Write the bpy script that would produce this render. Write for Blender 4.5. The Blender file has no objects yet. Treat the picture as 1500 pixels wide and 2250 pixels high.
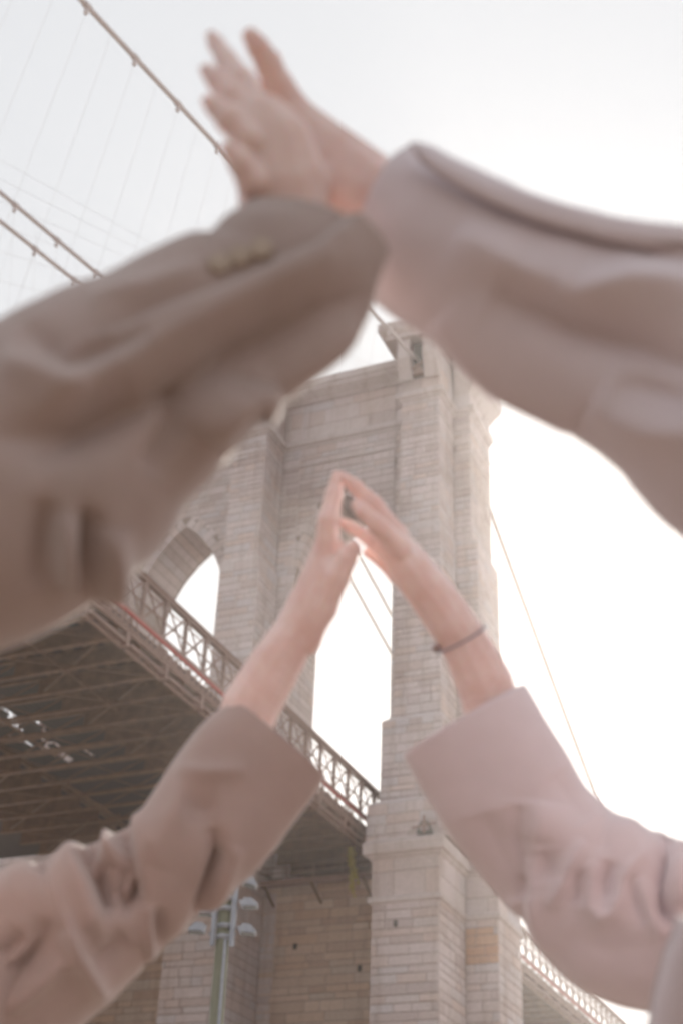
import bpy, bmesh, math, random
import numpy as np
from mathutils import Vector, Matrix, noise
from mathutils.bvhtree import BVHTree

scene = bpy.context.scene
COL = scene.collection

# ------------------------------------------------------------------ camera
CAM = np.array([49.691, -93.626, 1.5])
YAW, PITCH, ROLL, FPX = -0.4236, 0.5582, 0.0429, 3100.5          # FPX: focal length in pixels of a 2250 px high frame
_f = np.array([math.sin(YAW)*math.cos(PITCH), math.cos(YAW)*math.cos(PITCH), math.sin(PITCH)])
_r0 = np.array([math.cos(YAW), -math.sin(YAW), 0.0])
_u0 = np.cross(_r0, _f)
_r = math.cos(ROLL)*_r0 + math.sin(ROLL)*_u0
_u = -math.sin(ROLL)*_r0 + math.cos(ROLL)*_u0
cam_data = bpy.data.cameras.new('camera')
cam = bpy.data.objects.new('camera', cam_data)
COL.objects.link(cam)
M3 = Matrix(((_r[0], _u[0], -_f[0]), (_r[1], _u[1], -_f[1]), (_r[2], _u[2], -_f[2])))
cam.matrix_world = Matrix.Translation(Vector(CAM)) @ M3.to_4x4()
cam_data.sensor_fit = 'VERTICAL'
cam_data.sensor_height = 36.0
cam_data.lens = FPX/2250.0*36.0
cam_data.clip_start = 0.02
cam_data.clip_end = 4000
cam_data.dof.use_dof = True
cam_data.dof.focus_distance = 3.3
cam_data.dof.aperture_fstop = 5.2
scene.camera = cam

# ------------------------------------------------------------------ world, sun, exposure
SUN_EL, SUN_AZ = math.radians(28.4), math.radians(-15.0)         # azimuth from +Y towards +X
world = bpy.data.worlds.new('World')
scene.world = world
world.use_nodes = True
wn = world.node_tree
wn.nodes.clear()
sky = wn.nodes.new('ShaderNodeTexSky')
sky.sky_type = 'NISHITA'
sky.sun_disc = False
sky.sun_elevation = SUN_EL
sky.sun_rotation = SUN_AZ
sky.air_density = 1.0
sky.dust_density = 3.0
sky.ozone_density = 1.5
veil = wn.nodes.new('ShaderNodeMix'); veil.data_type = 'RGBA'       # thin even cloud veil over the blue
veil.inputs[0].default_value = 0.96
veil.inputs[7].default_value = (3.75, 3.8, 3.9, 1)
bg = wn.nodes.new('ShaderNodeBackground')
bg.inputs['Strength'].default_value = 0.10
wo = wn.nodes.new('ShaderNodeOutputWorld')
wn.links.new(sky.outputs[0], veil.inputs[6])
wn.links.new(veil.outputs[2], bg.inputs['Color'])
wn.links.new(bg.outputs[0], wo.inputs['Surface'])

sun_vec = Vector((math.sin(SUN_AZ)*math.cos(SUN_EL), math.cos(SUN_AZ)*math.cos(SUN_EL), math.sin(SUN_EL)))
sl = bpy.data.lights.new('sun', 'SUN')
sl.energy = 4.0
sl.angle = math.radians(0.6)
sl.color = (1.0, 0.92, 0.82)
sun = bpy.data.objects.new('sun', sl)
sun.rotation_euler = sun_vec.to_track_quat('Z', 'Y').to_euler()
sun.location = (0, 0, 120)
COL.objects.link(sun)

vs = scene.view_settings
vs.view_transform = 'Standard'
vs.look = 'None'
vs.exposure = 1.05
vs.gamma = 1.0
vs.use_curve_mapping = False
scene.render.engine = 'CYCLES'
cy = scene.cycles
cy.use_denoising = True
cy.max_bounces = 8
cy.diffuse_bounces = 4
cy.volume_bounces = 1
cy.transparent_max_bounces = 8
cy.sample_clamp_indirect = 6.0

GROUND_Z = 0.35

# ------------------------------------------------------------------ helpers
def at(px, py, d):
    """world point seen at photo pixel (px, py), d metres in front of the lens"""
    return CAM + (_f + _r*((px-750)/FPX) + _u*((1125-py)/FPX))*d

def to_px(p):
    q = np.asarray(p, float) - CAM
    w = q @ _f
    return 750 + FPX*(q @ _r)/w, 1125 - FPX*(q @ _u)/w, w

def tag(o, label=None, cat=None, group=None, kind=None):
    if label: o['label'] = label
    if cat: o['category'] = cat
    if group: o['group'] = group
    if kind: o['kind'] = kind
    return o

def empty(name, loc=(0, 0, 0)):
    o = bpy.data.objects.new(name, None)
    o.location = loc
    o.empty_display_size = 0.2
    COL.objects.link(o)
    return o

def link(name, mesh, mat=None, parent=None):
    o = bpy.data.objects.new(name, mesh)
    COL.objects.link(o)
    if mat is not None and len(mesh.materials) == 0:
        mesh.materials.append(mat)
    if parent is not None:
        o.parent = parent
        o.matrix_parent_inverse = Matrix.Translation(-Vector(parent.location))
    return o

class MB:
    """collects simple solids as verts and faces; build() makes one mesh object"""
    def __init__(self):
        self.v, self.f, self.a = [], [], []
    def add(self, vs_, fs, a=0.0):
        n = len(self.v)
        self.v += [tuple(p) for p in vs_]
        for q in fs:
            self.f.append(tuple(i+n for i in q)); self.a.append(a)
    def box(self, lo, hi, a=0.0):
        x0, y0, z0 = lo; x1, y1, z1 = hi
        self.add([(x0,y0,z0),(x1,y0,z0),(x1,y1,z0),(x0,y1,z0),(x0,y0,z1),(x1,y0,z1),(x1,y1,z1),(x0,y1,z1)],
                 [(0,3,2,1),(4,5,6,7),(0,1,5,4),(1,2,6,5),(2,3,7,6),(3,0,4,7)], a)
    def taper(self, lo, hi, lo2, hi2, z0, z1):
        """frustum of two rectangles (x,y) at z0 and z1"""
        self.add([(lo[0],lo[1],z0),(hi[0],lo[1],z0),(hi[0],hi[1],z0),(lo[0],hi[1],z0),
                  (lo2[0],lo2[1],z1),(hi2[0],lo2[1],z1),(hi2[0],hi2[1],z1),(lo2[0],hi2[1],z1)],
                 [(0,3,2,1),(4,5,6,7),(0,1,5,4),(1,2,6,5),(2,3,7,6),(3,0,4,7)])
    def bar(self, p, q, w, h=None, a=0.0, up=(0, 0, 1)):
        h = h or w
        p, q = Vector(p), Vector(q)
        d = (q-p).normalized()
        s = d.cross(Vector(up))
        if s.length < 1e-4: s = d.cross(Vector((1, 0, 0)))
        s.normalize(); t = s.cross(d).normalized()
        s, t = s*w/2, t*h/2
        self.add([p-s-t, p+s-t, p+s+t, p-s+t, q-s-t, q+s-t, q+s+t, q-s+t],
                 [(0,3,2,1),(4,5,6,7),(0,1,5,4),(1,2,6,5),(2,3,7,6),(3,0,4,7)], a)
    def tube(self, pts, r, n=8, cap=True):
        pts = [Vector(p) for p in pts]
        rs = r if isinstance(r, (list, tuple)) else [r]*len(pts)
        base = len(self.v)
        ref = None
        for i, p in enumerate(pts):
            d = (pts[min(i+1, len(pts)-1)] - pts[max(i-1, 0)]).normalized()
            if ref is None:
                ref = d.orthogonal().normalized()
            ref = (ref - d*ref.dot(d)).normalized()
            b = d.cross(ref)
            for k in range(n):
                a = 2*math.pi*k/n
                self.v.append(tuple(p + (ref*math.cos(a) + b*math.sin(a))*rs[i]))
        for i in range(len(pts)-1):
            for k in range(n):
                k2 = (k+1) % n
                self.f.append((base+i*n+k, base+i*n+k2, base+(i+1)*n+k2, base+(i+1)*n+k)); self.a.append(0.0)
        if cap:
            self.f.append(tuple(base+k for k in reversed(range(n)))); self.a.append(0.0)
            e = base+(len(pts)-1)*n
            self.f.append(tuple(e+k for k in range(n))); self.a.append(0.0)
    def mesh(self, name, smooth=False):
        m = bpy.data.meshes.new(name)
        m.from_pydata(self.v, [], self.f)
        at_ = m.attributes.new('rnd', 'FLOAT', 'FACE')
        at_.data.foreach_set('value', np.array(self.a, dtype=np.float32))
        if smooth:
            m.polygons.foreach_set('use_smooth', [True]*len(m.polygons))
        m.update()
        return m
    def build(self, name, mat, parent=None, smooth=False):
        return link(name, self.mesh(name, smooth), mat, parent)

# ------------------------------------------------------------------ materials
def new_mat(name):
    m = bpy.data.materials.new(name)
    m.use_nodes = True
    nt = m.node_tree
    b = nt.nodes['Principled BSDF']
    return m, nt, b

def ramp(nt, stops):
    r = nt.nodes.new('ShaderNodeValToRGB')
    els = r.color_ramp.elements
    while len(els) < len(stops): els.new(0.5)
    for e, (p, c) in zip(els, stops):
        e.position = p; e.color = (*c, 1)
    return r

def noise_tex(nt, scale, detail=4, rough=0.6, vec=None):
    n = nt.nodes.new('ShaderNodeTexNoise')
    n.inputs['Scale'].default_value = scale
    n.inputs['Detail'].default_value = detail
    n.inputs['Roughness'].default_value = rough
    if vec: nt.links.new(vec, n.inputs['Vector'])
    return n

def mixc(nt, fac, a, b, mode='MIX'):
    m = nt.nodes.new('ShaderNodeMix'); m.data_type = 'RGBA'; m.blend_type = mode
    for sock, val in ((0, fac), (6, a), (7, b)):
        if isinstance(val, (float, int)): m.inputs[sock].default_value = val
        elif isinstance(val, tuple): m.inputs[sock].default_value = (*val, 1)
        else: nt.links.new(val, m.inputs[sock])
    return m.outputs[2]

def bump(nt, b, h, dist, strength=0.6):
    n = nt.nodes.new('ShaderNodeBump')
    n.inputs['Strength'].default_value = strength
    n.inputs['Distance'].default_value = dist
    nt.links.new(h, n.inputs['Height'])
    nt.links.new(n.outputs[0], b.inputs['Normal'])

def world_pos(nt):
    g = nt.nodes.new('ShaderNodeNewGeometry')
    return g.outputs['Position']

def stone_mat(name, stops, stain=(0.30, 0.205, 0.14)):
    m, nt, b = new_mat(name)
    at_ = nt.nodes.new('ShaderNodeAttribute'); at_.attribute_name = 'rnd'
    oi = nt.nodes.new('ShaderNodeObjectInfo')
    ad = nt.nodes.new('ShaderNodeMath'); ad.operation = 'ADD'
    nt.links.new(at_.outputs['Fac'], ad.inputs[0]); nt.links.new(oi.outputs['Random'], ad.inputs[1])
    fr = nt.nodes.new('ShaderNodeMath'); fr.operation = 'FRACT'
    nt.links.new(ad.outputs[0], fr.inputs[0])
    rp = ramp(nt, stops)
    nt.links.new(fr.outputs[0], rp.inputs[0])
    pos = world_pos(nt)
    big = noise_tex(nt, 0.13, 5, 0.6, pos)
    rb = ramp(nt, [(0.46, (0, 0, 0)), (0.70, (1, 1, 1))])
    nt.links.new(big.outputs['Fac'], rb.inputs[0])
    mp = nt.nodes.new('ShaderNodeMapping'); mp.inputs['Scale'].default_value = (1.2, 1.2, 0.09)
    nt.links.new(pos, mp.inputs[0])
    streak = noise_tex(nt, 1.0, 4, 0.6, mp.outputs[0])
    rs = ramp(nt, [(0.50, (0, 0, 0)), (0.72, (1, 1, 1))])
    nt.links.new(streak.outputs['Fac'], rs.inputs[0])
    c = mixc(nt, 0.35, rp.outputs[0], rp.outputs[0])
    mul = nt.nodes.new('ShaderNodeMath'); mul.operation = 'MULTIPLY'; mul.inputs[1].default_value = 0.42
    nt.links.new(rb.outputs[0], mul.inputs[0])
    c = mixc(nt, mul.outputs[0], c, stain)
    mul2 = nt.nodes.new('ShaderNodeMath'); mul2.operation = 'MULTIPLY'; mul2.inputs[1].default_value = 0.32
    nt.links.new(rs.outputs[0], mul2.inputs[0])
    c = mixc(nt, mul2.outputs[0], c, (0.24, 0.165, 0.115))
    fine = noise_tex(nt, 6.0, 6, 0.7, pos)
    rf = ramp(nt, [(0.3, (0.84, 0.84, 0.84)), (0.7, (1.13, 1.13, 1.13))])
    nt.links.new(fine.outputs['Fac'], rf.inputs[0])
    c = mixc(nt, 1.0, c, rf.outputs[0], 'MULTIPLY')
    nt.links.new(c, b.inputs['Base Color'])
    b.inputs['Roughness'].default_value = 0.9
    bump(nt, b, fine.outputs['Fac'], 0.05, 0.7)
    return m

M = {}
M['stone'] = stone_mat('granite', [(0.0, (0.53, 0.45, 0.44)), (0.25, (0.57, 0.495, 0.495)), (0.45, (0.46, 0.385, 0.375)), (0.62, (0.56, 0.455, 0.425)), (0.8, (0.51, 0.465, 0.48)), (1.0, (0.54, 0.47, 0.46))])
M['stone_rust'] = stone_mat('rust_stained_granite', [(0.0, (0.50, 0.30, 0.20)), (0.5, (0.52, 0.34, 0.24)), (1.0, (0.46, 0.28, 0.19))], (0.42, 0.24, 0.14))
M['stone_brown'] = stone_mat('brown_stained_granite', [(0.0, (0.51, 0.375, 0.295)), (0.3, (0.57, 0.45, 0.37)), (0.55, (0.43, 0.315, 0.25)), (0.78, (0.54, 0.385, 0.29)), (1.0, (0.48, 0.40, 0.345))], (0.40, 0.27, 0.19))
M['stone_trim'] = stone_mat('dressed_granite', [(0.0, (0.50, 0.44, 0.435)), (1.0, (0.54, 0.475, 0.47))])
M['mortar'] = stone_mat('joint_mortar', [(0.0, (0.31, 0.25, 0.22)), (1.0, (0.33, 0.27, 0.235))], (0.24, 0.18, 0.14))

def paint_mat(name, col, col2, rough=0.55, scale=1.6, metal=0.0):
    m, nt, b = new_mat(name)
    pos = world_pos(nt)
    n = noise_tex(nt, scale, 6, 0.65, pos)
    r_ = ramp(nt, [(0.38, col), (0.68, col2)])
    nt.links.new(n.outputs['Fac'], r_.inputs[0])
    nt.links.new(r_.outputs[0], b.inputs['Base Color'])
    b.inputs['Roughness'].default_value = rough
    b.inputs['Metallic'].default_value = metal
    n2 = noise_tex(nt, 30, 3, 0.6, pos)
    bump(nt, b, n2.outputs['Fac'], 0.004, 0.4)
    return m

M['steel'] = paint_mat('brown_painted_steel', (0.27, 0.175, 0.145), (0.20, 0.125, 0.10))
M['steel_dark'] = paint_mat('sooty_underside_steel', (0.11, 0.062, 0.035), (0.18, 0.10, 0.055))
M['deck_plate'] = paint_mat('sooty_deck_plate', (0.022, 0.016, 0.012), (0.034, 0.024, 0.017))
M['red_pipe'] = paint_mat('red_painted_pipe', (0.42, 0.10, 0.085), (0.34, 0.075, 0.06))
M['cable'] = paint_mat('wrapped_cable_paint', (0.60, 0.555, 0.56), (0.53, 0.485, 0.49))
M['iron_cable'] = paint_mat('weathered_brown_cable', (0.20, 0.13, 0.09), (0.14, 0.09, 0.06))
M['wire'] = paint_mat('galvanised_wire', (0.45, 0.42, 0.40), (0.38, 0.35, 0.33))
M['galv'] = paint_mat('galvanised_metal', (0.36, 0.37, 0.41), (0.27, 0.28, 0.32), 0.45, 8, 0.2)
M['pole_green'] = paint_mat('faded_green_pole_paint', (0.15, 0.14, 0.09), (0.21, 0.195, 0.13), 0.5, 2.0)
M['vine'] = paint_mat('yellow_green_leaf', (0.55, 0.46, 0.05), (0.42, 0.38, 0.06), 0.7, 6)
M['iron'] = paint_mat('dark_weathered_iron', (0.07, 0.065, 0.06), (0.12, 0.10, 0.085))
M['ground'] = paint_mat('pale_promenade_paving', (0.40, 0.335, 0.29), (0.33, 0.275, 0.235), 0.9, 0.4)

def glass_mat():
    m, nt, b = new_mat('floodlight_glass')
    b.inputs['Base Color'].default_value = (0.25, 0.27, 0.28, 1)
    b.inputs['Roughness'].default_value = 0.12
    n = noise_tex(nt, 40, 2, 0.5); bump(nt, b, n.outputs['Fac'], 0.002, 0.3)
    return m
M['glass'] = glass_mat()

def cloth_mat(name, c1, c2):
    m, nt, b = new_mat(name)
    tc = nt.nodes.new('ShaderNodeTexCoord')
    n = noise_tex(nt, 9.0, 5, 0.6, tc.outputs['Object'])
    r_ = ramp(nt, [(0.3, c1), (0.7, c2)])
    nt.links.new(n.outputs['Fac'], r_.inputs[0])
    w = nt.nodes.new('ShaderNodeTexWave'); w.inputs['Scale'].default_value = 340; w.inputs['Distortion'].default_value = 1.5
    nt.links.new(tc.outputs['Object'], w.inputs['Vector'])
    n3 = noise_tex(nt, 700, 2, 0.5, tc.outputs['Object'])
    c = mixc(nt, 0.12, r_.outputs[0], n3.outputs['Color'], 'OVERLAY')
    nt.links.new(c, b.inputs['Base Color'])
    b.inputs['Roughness'].default_value = 0.85
    b.inputs['Sheen Weight'].default_value = 0.7
    b.inputs['Sheen Roughness'].default_value = 0.35
    b.inputs['Subsurface Weight'].default_value = 0.0
    ad = nt.nodes.new('ShaderNodeMath'); ad.operation = 'ADD'
    nt.links.new(w.outputs['Fac'], ad.inputs[0]); nt.links.new(n3.outputs['Fac'], ad.inputs[1])
    bump(nt, b, ad.outputs[0], 0.0006, 0.5)
    return m
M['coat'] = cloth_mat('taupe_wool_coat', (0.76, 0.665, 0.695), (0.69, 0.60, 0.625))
M['coat_shaded'] = cloth_mat('shaded_taupe_wool_coat', (0.475, 0.37, 0.345), (0.40, 0.31, 0.285))  # same coat cloth, with the left side's shade mixed into its colour
M['lining'] = cloth_mat('coat_lining', (0.74, 0.63, 0.51), (0.68, 0.57, 0.45))
M['trousers'] = cloth_mat('dark_trousers', (0.05, 0.05, 0.06), (0.07, 0.07, 0.08))

def skin_mat(name, c1, c2):
    m, nt, b = new_mat(name)
    tc = nt.nodes.new('ShaderNodeTexCoord')
    n = noise_tex(nt, 30.0, 5, 0.65, tc.outputs['Object'])
    r_ = ramp(nt, [(0.4, c1), (0.62, c2)])
    nt.links.new(n.outputs['Fac'], r_.inputs[0])
    nt.links.new(r_.outputs[0], b.inputs['Base Color'])
    b.inputs['Roughness'].default_value = 0.5
    b.inputs['Subsurface Weight'].default_value = 0.38
    b.inputs['Subsurface Radius'].default_value = (1.0, 0.32, 0.16)
    b.inputs['Subsurface Scale'].default_value = 0.008
    v = nt.nodes.new('ShaderNodeTexVoronoi'); v.inputs['Scale'].default_value = 500
    nt.links.new(tc.outputs['Object'], v.inputs['Vector'])
    bump(nt, b, v.outputs['Distance'], 0.0003, 0.4)
    return m
M['skin'] = skin_mat('skin', (0.78, 0.62, 0.59), (0.71, 0.51, 0.47))
M['hair'] = cloth_mat('dark_brown_hair', (0.035, 0.022, 0.015), (0.05, 0.032, 0.022))
M['button'] = paint_mat('horn_button', (0.42, 0.33, 0.26), (0.34, 0.26, 0.20), 0.4, 60)
M['shoe'] = paint_mat('black_leather', (0.03, 0.03, 0.03), (0.05, 0.045, 0.04), 0.4, 20)
M['bracelet'] = paint_mat('dark_bracelet_cord', (0.26, 0.22, 0.25), (0.32, 0.27, 0.30), 0.5, 80)
M['bead'] = paint_mat('amber_bead', (0.34, 0.26, 0.24), (0.28, 0.20, 0.19), 0.4, 80)

# ------------------------------------------------------------------ ground
g = MB()
N = 24
xs = np.linspace(-900, 900, N+1)
for i in range(N):
    for j in range(N):
        g.add([(xs[i], xs[j], GROUND_Z), (xs[i+1], xs[j], GROUND_Z), (xs[i+1], xs[j+1], GROUND_Z), (xs[i], xs[j+1], GROUND_Z)], [(0, 1, 2, 3)])
tag(g.build('ground', M['ground']), 'pale paved riverside ground below the bridge', 'ground', kind='structure')

M['asphalt'] = paint_mat('added_dark_asphalt', (0.22, 0.17, 0.135), (0.17, 0.13, 0.10), 0.9, 3.0)
rd = MB(); rd.box((30, -125, GROUND_Z-0.3), (72, -78, GROUND_Z+0.004))  # unseen dark ground, added to cut light bounced up onto the sleeves
tag(rd.build('sheet', M['asphalt']), 'unseen dark path under the two people', 'sheet', kind='structure')

# ------------------------------------------------------------------ bridge tower
rng = random.Random(7)
tower = empty('bridge_tower', (0, 0, GROUND_Z))
tag(tower, 'tall granite bridge tower with pointed arches and stepped buttresses', 'tower')
STONES = []                                                        # (centre, U, N, length, height, proud, rnd, rust)

def stone_face(o, U, Nn, w, h, course=0.62, length=1.6, mask=None, rust=None):
    U, Nn, o = Vector(U), Vector(Nn), Vector(o)
    z = 0.0; row = 0
    while z < h-0.12:
        ch = course*rng.uniform(0.72, 1.32)
        if h-z-ch < 0.3: ch = h-z
        x = -rng.uniform(0, length*0.9)
        while x < w:
            ln = length*rng.uniform(0.5, 1.75)
            a, b_ = max(x, 0), min(x+ln, w)
            if w-b_ < 0.35: b_ = w
            if b_-a > 0.2:
                c = o + U*((a+b_)/2) + Vector((0, 0, z+ch/2))
                if mask is None or mask(c):
                    ru = rust(c) if rust else False
                    STONES.append((c, U, Nn, b_-a, ch, rng.uniform(0.0, 0.035), rng.random(), ru))
                elif b_-a > 0.7:                                    # fill up to the arch with shorter stones
                    for k in range(3):
                        c2 = o + U*(a+(b_-a)*(k+0.5)/3) + Vector((0, 0, z+ch/2))
                        if mask(c2):
                            STONES.append((c2, U, Nn, (b_-a)/3, ch, rng.uniform(0, 0.035), rng.random(), False))
            x = b_ if b_ < w else w+1
        z += ch; row += 1

core = MB()
REC = 0.05

def rect_faces(x0, x1, y0, y1, z0, z1, front=True, right=True, rust=None, **kw):
    """stone facing on the front (-Y) and right (+X) sides of a block; the core sits recessed"""
    core.box((x0+REC, y0+REC, z0), (x1-REC, y1-REC, z1))
    if front: stone_face((x0, y0, z0), (1, 0, 0), (0, -1, 0), x1-x0, z1-z0, rust=rust, **kw)
    if right: stone_face((x1, y0, z0), (0, 1, 0), (1, 0, 0), y1-y0, z1-z0, **kw)

def lift(zr):
    return [(a, b_) for a, b_ in zr]

rust_fn = lambda c: 26.6 < c.z < 29.2 and c.x > 18.3 and abs(c.y) < 0.4
# z0, z1, buttress x0, x1, front y, shoulder x, inner jamb x
OUT = [(GROUND_Z-0.6, 29.95, 13.42, 18.22, -5.45, 20.62, None),
       (29.95, 33.0, 13.36, 18.28, -5.52, 20.70, None),
       (34.1, 36.9, 12.75, 19.0, -5.25, 20.95, 11.75),
       (36.9, 43.6, 13.35, 18.1, -4.3, 20.15, 11.78),
       (43.6, 60.2, 13.95, 17.75, -3.62, 19.65, 12.28),
       (60.2, 74.0, 14.14, 17.63, -3.53, 19.12, 12.30),
       (74.0, 79.2, 14.14, 17.63, -3.50, 19.12, 12.30)]
BACK = 5.3
for side in (1, -1):
    for k, (z0, z1, bx0, bx1, fy, sx, jx) in enumerate(OUT):
        jx = jx if jx else 13.3
        fine = dict(course=0.62, length=1.7) if k < 1 else dict(course=0.60, length=1.5)
        if k == 1: fine = dict(course=1.45, length=2.4)
        if k == 6: fine = dict(course=1.7, length=3.0)
        bl, br = (bx0, bx1) if side == 1 else (-bx1, -bx0)
        sl_, sr_ = (jx, sx) if side == 1 else (-sx, -jx)
        # buttress (front part) and body (shoulder to back)
        core.box((bl+REC, fy+REC, z0), (br-REC, 1.0, z1))
        stone_face((bl, fy, z0), (1, 0, 0), (0, -1, 0), br-bl, z1-z0, **fine)
        stone_face((br, fy, z0), (0, 1, 0), (1, 0, 0), -fy, z1-z0, **fine)
        core.box((sl_+REC, 0+REC, z0), (sr_-REC, BACK, z1))
        stone_face((br, 0, z0), (1, 0, 0), (0, -1, 0), sr_-br, z1-z0, rust=rust_fn if (k == 0 and side == 1) else None, **fine)
        stone_face((sr_, 0, z0), (0, 1, 0), (1, 0, 0), BACK, z1-z0, **fine)
        if bl-sl_ > 0.3:
            stone_face((sl_, 0, z0), (1, 0, 0), (0, -1, 0), bl-sl_, z1-z0, **fine)
        # back buttress, never seen from the front
        core.box((bl+REC, BACK-0.5, z0), (br-REC, BACK-fy*0.9, z1))
    # sloping weatherings where the shaft narrows
    for (zt, a, b_) in ((36.9, 2, 3), (43.6, 3, 4), (60.2, 4, 5)):
        A, B = OUT[a], OUT[b_]
        def mir(x0, x1): return (x0, x1) if side == 1 else (-x1, -x0)
        la, ra = mir(A[2], A[3]); lb, rb = mir(B[2], B[3])
        trim = MB(); trim.taper((la+.01, A[4]+.01), (ra-.01, 0.4), (lb+.02, B[4]+.02), (rb-.02, 0.4), zt+.004, zt+0.55); trim.build('weathering', M['stone_trim'], tower)
        la, ra = mir(A[6], A[5]); lb, rb = mir(B[6], B[5])
        trim = MB(); trim.taper((la+.01, .01), (ra-.01, BACK-.05), (lb+.02, .02), (rb-.02, BACK-.06), zt+.002, zt+0.5); trim.build('weathering', M['stone_trim'], tower)

CEN = [(GROUND_Z-0.6, 29.95, 2.45, -5.45, 3.6), (29.95, 33.0, 2.52, -5.52, 3.6), (34.1, 36.9, 3.1, -5.25, 3.85),
       (36.9, 43.6, 2.4, -4.3, 3.80), (43.6, 60.2, 1.85, -3.62, 3.30), (60.2, 74.0, 1.60, -3.53, 3.28), (74.0, 79.2, 1.60, -3.50, 3.28)]
for k, (z0, z1, bw, fy, jw) in enumerate(CEN):
    fine = dict(course=0.60, length=1.5)
    if k == 1: fine = dict(course=1.45, length=2.4)
    if k == 6: fine = dict(course=1.7, length=3.0)
    core.box((-bw+REC, fy+REC, z0), (bw-REC, 1.0, z1))
    stone_face((-bw, fy, z0), (1, 0, 0), (0, -1, 0), 2*bw, z1-z0, **fine)
    stone_face((bw, fy, z0), (0, 1, 0), (1, 0, 0), -fy, z1-z0, **fine)
    core.box((-jw+REC, REC, z0), (jw-REC, BACK, z1))
    for s in (-1, 1):
        a = bw if s == 1 else -jw
        if jw-bw > 0.3: stone_face((a, 0, z0), (1, 0, 0), (0, -1, 0), jw-bw, z1-z0, **fine)
    if z0 > 34: stone_face((jw, 0, z0), (0, 1, 0), (1, 0, 0), BACK, z1-z0, **fine)     # jamb of the right arch
for (zt, a, b_) in ((36.9, 2, 3), (43.6, 3, 4), (60.2, 4, 5)):
    A, B = CEN[a], CEN[b_]
    trim = MB(); trim.taper((-A[2]+.01, A[3]+.01), (A[2]-.01, .4), (-B[2]+.02, B[3]+.02), (B[2]-.02, .4), zt+.004, zt+.55); trim.build('weathering', M['stone_trim'], tower)
    trim = MB(); trim.taper((-A[4]+.01, .01), (A[4]-.01, BACK-.05), (-B[4]+.02, .02), (B[4]-.02, BACK-.06), zt+.002, zt+.5); trim.build('weathering', M['stone_trim'], tower)

# right jamb faces of the left arch are hidden; left jamb of left arch (outer pier) is seen through the arch
for (z0, z1, bx0, bx1, fy, sx, jx) in OUT[2:]:
    stone_face((-jx, 0, z0), (0, 1, 0), (1, 0, 0), BACK, z1-z0, course=.6, length=1.5)

# solid base wall between the piers below the deck
for s in (-1, 1):
    x0, x1 = (2.45, 13.42) if s == 1 else (-13.42, -2.45)
    core.box((x0-.5, 0.02+REC, GROUND_Z-0.6), (x1+.5, BACK, 33.4))
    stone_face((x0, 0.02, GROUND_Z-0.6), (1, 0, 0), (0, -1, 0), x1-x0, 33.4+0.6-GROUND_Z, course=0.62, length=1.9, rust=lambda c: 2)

# spandrel walls with the pointed arches
AXC, AHW, ASP, AAP = 7.79, 4.49, 58.6, 67.4
AR = ((AAP-ASP)**2 + AHW**2)/(2*AHW)
def arch_z(x):
    t = abs(x-AXC)
    if t >= AHW: return ASP
    return ASP + math.sqrt(max(AR*AR - (AR-AHW+t)**2, 0))
for s in (1, -1):
    n = 28
    xs_ = [AXC-AHW + 2*AHW*i/n for i in range(n+1)]
    for i in range(n):
        xa, xb = xs_[i], xs_[i+1]
        za, zb_ = arch_z(xa), arch_z(xb)
        X = [s*xa, s*xb]
        y0, y1, zt = REC, BACK, 79.2
        v_ = [(X[0], y0, za), (X[1], y0, zb_), (X[1], y1, zb_), (X[0], y1, za), (X[0], y0, zt), (X[1], y0, zt), (X[1], y1, zt), (X[0], y1, zt)]
        core.add(v_, [(0, 3, 2, 1), (4, 5, 6, 7), (0, 1, 5, 4), (2, 3, 7, 6)])
    def msk(c, s=s):
        x = s*c.x
        t = abs(x-AXC)
        # clear of the ring of voussoirs
        R_ = math.hypot(AR-AHW+t, c.z-ASP) if c.z > ASP else AR-AHW+t
        return R_ > AR+0.95
    x0 = AXC-AHW if s == 1 else -(AXC+AHW)
    stone_face((x0, 0, ASP-0.4), (1, 0, 0), (0, -1, 0), 2*AHW, 74.0-ASP+0.4, course=.62, length=1.5, mask=msk)
    stone_face((x0, 0, 74.0), (1, 0, 0), (0, -1, 0), 2*AHW, 4.0, course=1.4, length=3.0)
    # voussoirs: wedge stones following the curve, alternately long and short, and the soffit they show
    for h_ in (-1, 1):
        cx = AXC - h_*(AR-AHW)
        amax = math.acos((AR-AHW)/AR)
        nv = 13
        for i in range(nv):
            a0, a1 = amax*i/nv + 0.004, amax*(i+1)/nv - 0.004
            ro = AR + (1.25 if i % 2 else 0.75)
            pr = rng.uniform(0.02, 0.05)
            P = []
            for yy in (-pr, BACK-0.3):
                for (r_, a_) in ((AR-0.03, a0), (ro, a0), (ro, a1), (AR-0.03, a1)):
                    xx = cx + h_*r_*math.cos(a_)
                    if h_ == -1: xx = max(xx, AXC) if False else xx
                    P.append((s*xx, yy if r_ > AR or yy < 0 else yy, ASP + r_*math.sin(a_)))
            fl = [(0, 1, 2, 3), (7, 6, 5, 4), (0, 4, 5, 1), (1, 5, 6, 2), (2, 6, 7, 3), (3, 7, 4, 0)]
            if s*h_ < 0: fl = [tuple(reversed(q)) for q in fl]
            mb = MB(); mb.add(P, fl, rng.random())
            mb.build('voussoir', M['stone'], tower)

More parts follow.
